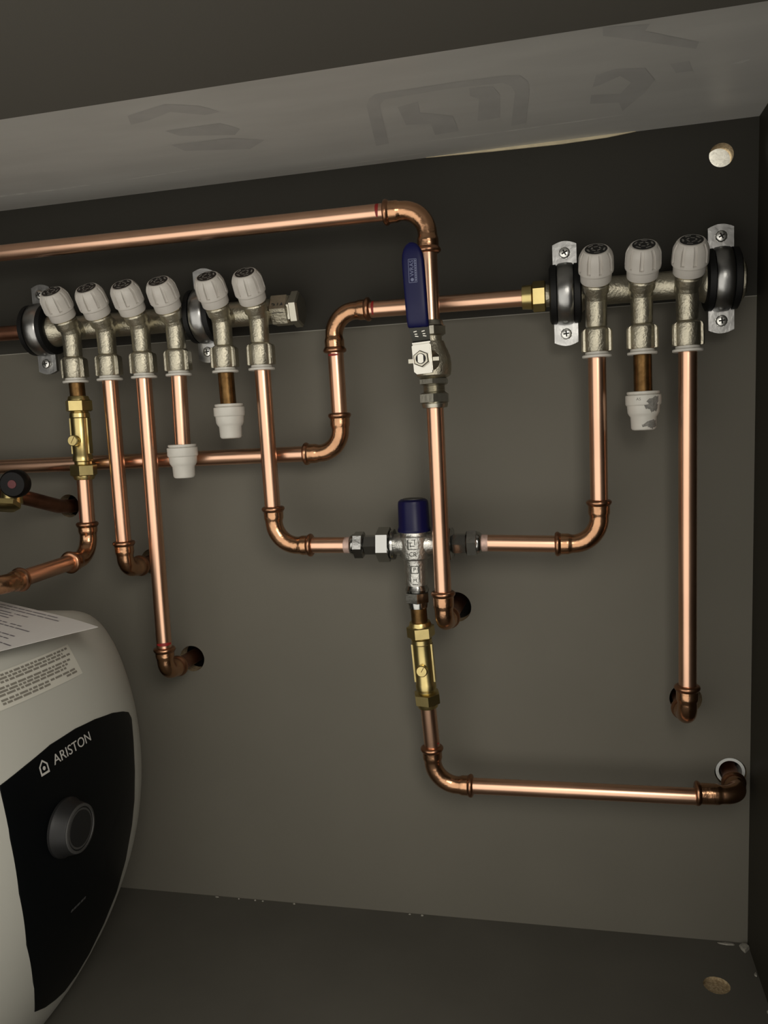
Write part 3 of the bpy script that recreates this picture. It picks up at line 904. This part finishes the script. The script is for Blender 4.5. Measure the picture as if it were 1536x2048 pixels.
red_mark((99.5, -40, -348.3), X1, t, 2.2, 1.4, 4.5)
tag(obj('pipe_sleeve', B().lathe((140, 1, -341.6), (0, 1, 0), [(0, 10.2), (0, 12.9), (22, 12.9), (22, 10.2)], 36, closed=True), M_SLEEVE), 'white plastic sleeve lining the hole in the lower right corner', 'sleeve')

# first port of the left manifold: aged tail, isolating valve, pipe towards the room
tag(pipe((-472, -D_O, 62), (-471.5, -D_O, 32), None, M_OLD, 'copper_stub'), 'dark brown pipe tail between the leftmost knob and brass valve', 'pipe', 'short pipe stubs under the manifolds')
iso_valve((-471.3, -D_O, 40), (-473, -D_O, -43), 'brass isolating valve with round screw, under the leftmost knob', (.02, -1, .02), sl=11)
t = thing('copper_pipe_run', 'copper pipe under leftmost brass valve turning towards the water heater', 'pipe', (-474, -D_O, -134), G)
pipe((-473, -D_O, -38), (-474, -D_O, -88), t)
elbow((-474.5, -D_O, -121), Z1, -Y1, 35, 36, 22, t)
pipe((-474.5, -D_O - 34, -121), (-475, -162, -122.5), t)
elbow((-475.5, -191, -123), Y1, -X1, 34, 34, 20, t)
pipe((-508, -191, -123), (XL, -191, -123), t)
red_mark((-473.7, -D_O, -79), Z1, t, -.9, .5, 9)

# black-capped valve at the left edge with its pipe into the wall
t = thing('drain_valve', 'black-capped valve with dark red centre at the left edge', 'valve', (-528, -88, -70))
pp = [V(-529, 40, -75), V(-529, 0, -74.5), V(-530, -18, -72), V(-535, -42, -64), V(-541, -62, -57), V(-546, -80, -52)]
obj('pipe', B().sweep(pp, 7.5, 24), M_TARN, t)
cap = obj('cap', B().lathe((-523, -86, -42), V(.25, -1, 0), [(0, 9), (0, 11.8), (2, 13.4), (9, 13.6), (12, 13.0), (14, 11.4), (14.4, 5)], 44), M_BLACKPL, t)
obj('cap_insert', B().lathe((-523, -86, -42), V(.25, -1, 0), [(13.8, 4.2), (14.9, 4.0), (15.0, 3)], 28), M_DRED, cap)
obj('valve_body', B().lathe((-534, -82, -50), V(.0, -.2, -1), [(-6, 9), (6, 10), (12, 10.5)], 28), M_BRASS, t)
obj('hex_nut', hexnut(B(), (-532, -92, -52), V(.15, -.5, -1), 8, 15, 13, .2), M_BRASS, t)

# ------------------------------------------------------------------ water heater
HY, HZ, HH = -240.0, -332.0, 180.0


def hfront(y, z):
    q = abs(y - HY) / 180
    return -378 - 56 * q ** 2.5 - .00183 * (z + 300) ** 2


def hout(a, s=1.0):
    ca, sa = math.cos(a), math.sin(a)
    r = 1 / (abs(ca) ** 4.2 + abs(sa) ** 4.2) ** (1 / 4.2)
    return HY + HH * r * ca * s, HZ + HH * r * sa * s


t = thing('water_heater', 'white under-sink water heater with black front panel and dial', 'water heater', (-600, HY, ZF))
rings = []
N = 96
for s, dx in ((.02, 0), (.15, 0), (.3, 0), (.45, 0), (.6, 0), (.72, 0), (.82, 0), (.89, 0), (.935, -.6), (.965, -2.6), (.985, -6), (.996, -11), (1.0, -17), (1.0, -60), (1.0, -300), (1.0, None), (.9, None)):
    ring = []
    for i in range(N):
        y, z = hout(2 * math.pi * i / N, s)
        z = max(z, ZF + .3)
        if dx is None:
            x = -810 if s == 1.0 else -815
        elif dx <= -60:
            x = -470 + (dx + 60) * 1.0
        else:
            x = hfront(y, z) + dx
        ring.append(V(x, y, z))
    rings.append(ring)
obj('casing', B().rings(rings), M_HEAT, t, 60)
# black panel following the front surface
PO = [(-311, -238), (-287, -234), (-258, -230), (-226, -230), (-198, -233), (-168, -239), (-146, -246), (-132, -252), (-127, -259), (-135, -276), (-143, -302), (-148, -327), (-153, -349), (-159, -380), (-165, -408), (-176, -432), (-187, -455), (-199, -467), (-214, -470), (-231, -464), (-251, -455), (-270, -443), (-288, -403), (-303, -362), (-311, -317), (-313, -275)]
cy = sum(p[0] for p in PO) / len(PO)
cz = sum(p[1] for p in PO) / len(PO)
rings = []
for s, off in ((.02, 1.0), (.2, 1.0), (.4, 1.0), (.6, 1.0), (.8, 1.0), (.9, 1.0), (.985, 1.0), (1.0, .6), (1.0, -1.0)):
    rings.append([V(hfront(cy + (p[0] - cy) * s, cz + (p[1] - cz) * s) + off, cy + (p[0] - cy) * s, cz + (p[1] - cz) * s) for p in PO])
pn = obj('front_panel', B().rings(rings), M_PANEL, t, 60)


def on_front(b, vs, fs, oy, oz, off, ang=0.0):
    """local (u to the right = +y, w up = +z) mapped onto the front surface"""
    out = []
    for p in vs:
        y = oy + p.x * math.cos(ang) - p.y * math.sin(ang)
        z = oz + p.x * math.sin(ang) + p.y * math.cos(ang)
        out.append(V(hfront(y, z) + off + p.z, y, z))
    return b.add(out, fs)


b = B()
vs, fs = font_mesh('ARISTON', 10.5, .06, 1.12)
on_front(b, vs, fs, -236.5, -241.5, 1.25)
obj('lettering', b, M_PRINT, pn, None)
b = B()
hs = [(-4.6, -5.2), (4.6, -5.2), (4.6, 1.6), (0, 5.8), (-4.6, 1.6)]
hi = [(p[0] * .70, p[1] * .70 + (.1)) for p in hs]
vs = [V(p[0], p[1], 0) for p in hs] + [V(p[0], p[1], 0) for p in hi]
on_front(b, vs, [(i, (i + 1) % 5, 5 + (i + 1) % 5, 5 + i) for i in range(5)], -272, -241.5, 1.3)
vs = [V(1.5 * math.cos(k * .5236), 1.5 * math.sin(k * .5236) - .6, 0) for k in range(12)]
on_front(b, vs, [tuple(range(12))], -272, -241.5, 1.3)
obj('house_logo', b, M_PRINT, pn, None)
b = B()
for yy, ww in ((-255, 3.2), (-251, 3.6), (-246.6, 4.2), (-242, 3.4), (-238.4, 2.6)):
    on_front(b, [V(-ww / 2, -1.1, 0), V(ww / 2, -1.1, 0), V(ww / 2, 1.1, 0), V(-ww / 2, 1.1, 0)], [(0, 1, 2, 3)], yy, -365.5, 1.25)
obj('small_print', b, M_DIM, pn, None)
# dial
ko = V(hfront(-262, -293), -262, -293)
kd = obj('dial', B().lathe(ko, (1, 0, 0), [(0, 22), (2, 22), (4, 20.4), (11, 18.8), (12.6, 18.2), (13.2, 17.2)], 48), M_KNOBD, t)
obj('dial_rim', B().lathe(ko, (1, 0, 0), [(12.4, 18.0), (13.5, 17.9), (14.0, 17.2), (14.0, 16.0), (12.9, 15.7)], 48, closed=True), M_KNOBR, kd)
obj('dial_face', B().lathe(ko, (1, 0, 0), [(12.6, 15.0), (13.3, 14.8), (13.5, 14.0), (13.2, 13.2)], 48), M_KNOBR, kd)
obj('dial_centre', B().lathe(ko, (1, 0, 0), [(12.6, 13.4), (13.55, 13.3), (13.7, 12.5)], 48), M_KNOBD, kd)
# warning label with tiny print
q = [(-300, -167.5), (-193, -171), (-191.5, -196), (-298, -192)]
vs, fs = [], []
n, m_ = 12, 4
for j in range(m_ + 1):
    for i in range(n + 1):
        u, v = i / n, j / m_
        y = (q[0][0] * (1 - u) + q[1][0] * u) * (1 - v) + (q[3][0] * (1 - u) + q[2][0] * u) * v
        z = (q[0][1] * (1 - u) + q[1][1] * u) * (1 - v) + (q[3][1] * (1 - u) + q[2][1] * u) * v
        vs.append(V(hfront(y, z) + .35, y, z))
for j in range(m_):
    for i in range(n):
        a = j * (n + 1) + i
        fs.append((a, a + 1, a + n + 2, a + n + 1))
lb = obj('warning_label', B().add(vs, fs), M_STICK, t)
b = B()
rows = [(.05, 0, .97), (.14, 0, .93), (.25, .06, .99), (.34, .08, .93), (.43, .06, .90), (.57, .10, .50), (.66, .10, 1.0)]
rows = [(.06, .0, .96), (.155, .0, .88), (.25, .02, .97), (.40, .10, .93), (.495, .08, .88), (.59, .12, .84), (.73, .12, .60), (.73, .62, .93), (.825, .12, .60), (.825, .80, .94)]
for v, u0, u1 in rows:
    u = u0
    while u < u1:
        wd = min(random.choice((.03, .045, .06, .08)), u1 - u)
        qq = []
        for uu, vv in ((u, v), (u + wd, v), (u + wd, v + .062), (u, v + .062)):
            y = (q[0][0] * (1 - uu) + q[1][0] * uu) * (1 - vv) + (q[3][0] * (1 - uu) + q[2][0] * uu) * vv
            z = (q[0][1] * (1 - uu) + q[1][1] * uu) * (1 - vv) + (q[3][1] * (1 - uu) + q[2][1] * uu) * vv
            qq.append(V(hfront(y, z) + .6, y, z))
        b.add(qq, [(0, 1, 2, 3)])
        u += wd + .012
obj('tiny_print', b, M_INK2, lb, None)

# ------------------------------------------------------------------ sheet of paper lying on the heater
ZTOP = HZ + HH
pc = V(-372, -205, ZTOP)             # visible right-hand corner
du = V(-.885, .465, 0)               # along the far edge, going left and back
dv = V(-.40, -.917, 0)               # along the near edge, going towards the room
du.normalize()
dv.normalize()


def paper_z(x, y):
    """rests on the casing top, drooping where it overhangs the rounded front"""
    edge = -428 - 20 * (abs(y - HY) / 180) ** 2.5
    over = max(0.0, x - edge)
    return ZTOP + 1.2 - over * over * .0006


def ppt(u, v, lift=0.0):
    p = pc + du * u + dv * v
    return V(p.x, p.y, paper_z(p.x, p.y) + lift)


vs, fs = [], []
n, m_ = 20, 18
for j in range(m_ + 1):
    for i in range(n + 1):
        vs.append(ppt(210 * i / n, 170 * j / m_))
for j in range(m_):
    for i in range(n):
        a = j * (n + 1) + i
        fs.append((a, a + 1, a + n + 2, a + n + 1))
k = len(vs)
vs2 = vs + [p - V(0, 0, .25) for p in vs]
fs2 = fs + [tuple(reversed([i + k for i in f])) for f in fs]
for i in range(n):
    fs2 += [(i, i + 1, i + 1 + k, i + k), (m_ * (n + 1) + i, m_ * (n + 1) + i + k, m_ * (n + 1) + i + 1 + k, m_ * (n + 1) + i + 1)]
for j in range(m_):
    a, c2 = j * (n + 1), (j + 1) * (n + 1)
    fs2 += [(a, a + k, c2 + k, c2), (a + n, c2 + n, c2 + n + k, a + n + k)]
t = thing('paper_sheet', 'white printed paper sheet lying on top of the water heater', 'paper', (pc.x, pc.y, ZTOP))
ps = obj('sheet', B().add(vs2, fs2), M_PAPER, t, 60)
b = B()
for v, u0, u1 in ((5, 55, 196), (10.5, 43, 196), (17.5, 83, 108), (17.5, 114, 196), (22.5, 100, 196), (27.5, 98, 196), (36.5, 56, 76), (36.5, 82, 196), (41.5, 33, 196), (55, 30, 196), (61, 28, 196), (69.5, 6, 60), (84, 22, 196), (90, 24, 196), (100, 40, 196), (106, 30, 196)):
    u = u0
    while u < u1:
        wd = min(random.choice((8, 12, 18, 24)), u1 - u)
        b.add([ppt(u, v, .15), ppt(u + wd, v, .15), ppt(u + wd, v + 1.6, .15), ppt(u, v + 1.6, .15)], [(0, 1, 2, 3)])
        u += wd + 1.6
obj('printed_lines', b, M_INK, ps, None)

# ------------------------------------------------------------------ plaster crumbs along the base
def crumb(x, y, s, label, k, z=ZF):
    rnd = random.Random(k)
    b = B()
    n = 7
    base = [(math.cos(2 * math.pi * i / n) * s[0] * rnd.uniform(.6, 1.1), math.sin(2 * math.pi * i / n) * s[1] * rnd.uniform(.6, 1.1)) for i in range(n)]
    b.rings([[V(x + p[0], y + p[1], z) for p in base], [V(x + p[0] * .8, y + p[1] * .8, z + s[2] * rnd.uniform(.6, 1)) for p in base], [V(x + p[0] * .3, y + p[1] * .3, z + s[2]) for p in base]])
    tag(obj('plaster_crumb', b, M_CRUMB, None, 20), label, 'crumb', 'pale crumbs along the edges of the cabinet base')


for i, (x, sx, lab_) in enumerate(((-390, 3, 'leftmost and longest pale crumb where base meets back board'), (-364, 1.6, 'second pale crumb from the heater along the back board'), (-345, 1.4, 'third pale crumb from the heater, close beside another'), (-336, 2.2, 'fourth pale crumb from the heater along the back board'), (-300, 2.2, 'lone pale crumb left of the mixing valve along the back board'), (-173, 1.6, 'left one of two crumbs below the mixing valve'), (-160, 2, 'right one of two crumbs below the mixing valve'))):
    crumb(x, -2.4, (sx * .8, 1.2, 1.1), lab_, i)
crumb(150.5, -8, (4.5, 7, 3.2), 'largest pale flake in the rear right corner of the base', 20)
crumb(136, -4, (10, 2.5, 1.2), 'flat pale scrape beside the rear right corner flake', 21)
crumb(152.5, -45, (1.2, 3, 1.5), 'pale crumb beside the right wall, farther from the room', 22)
crumb(152.5, -92, (1.2, 2.4, 1.6), 'pale crumb beside the right wall, nearest the room', 23)
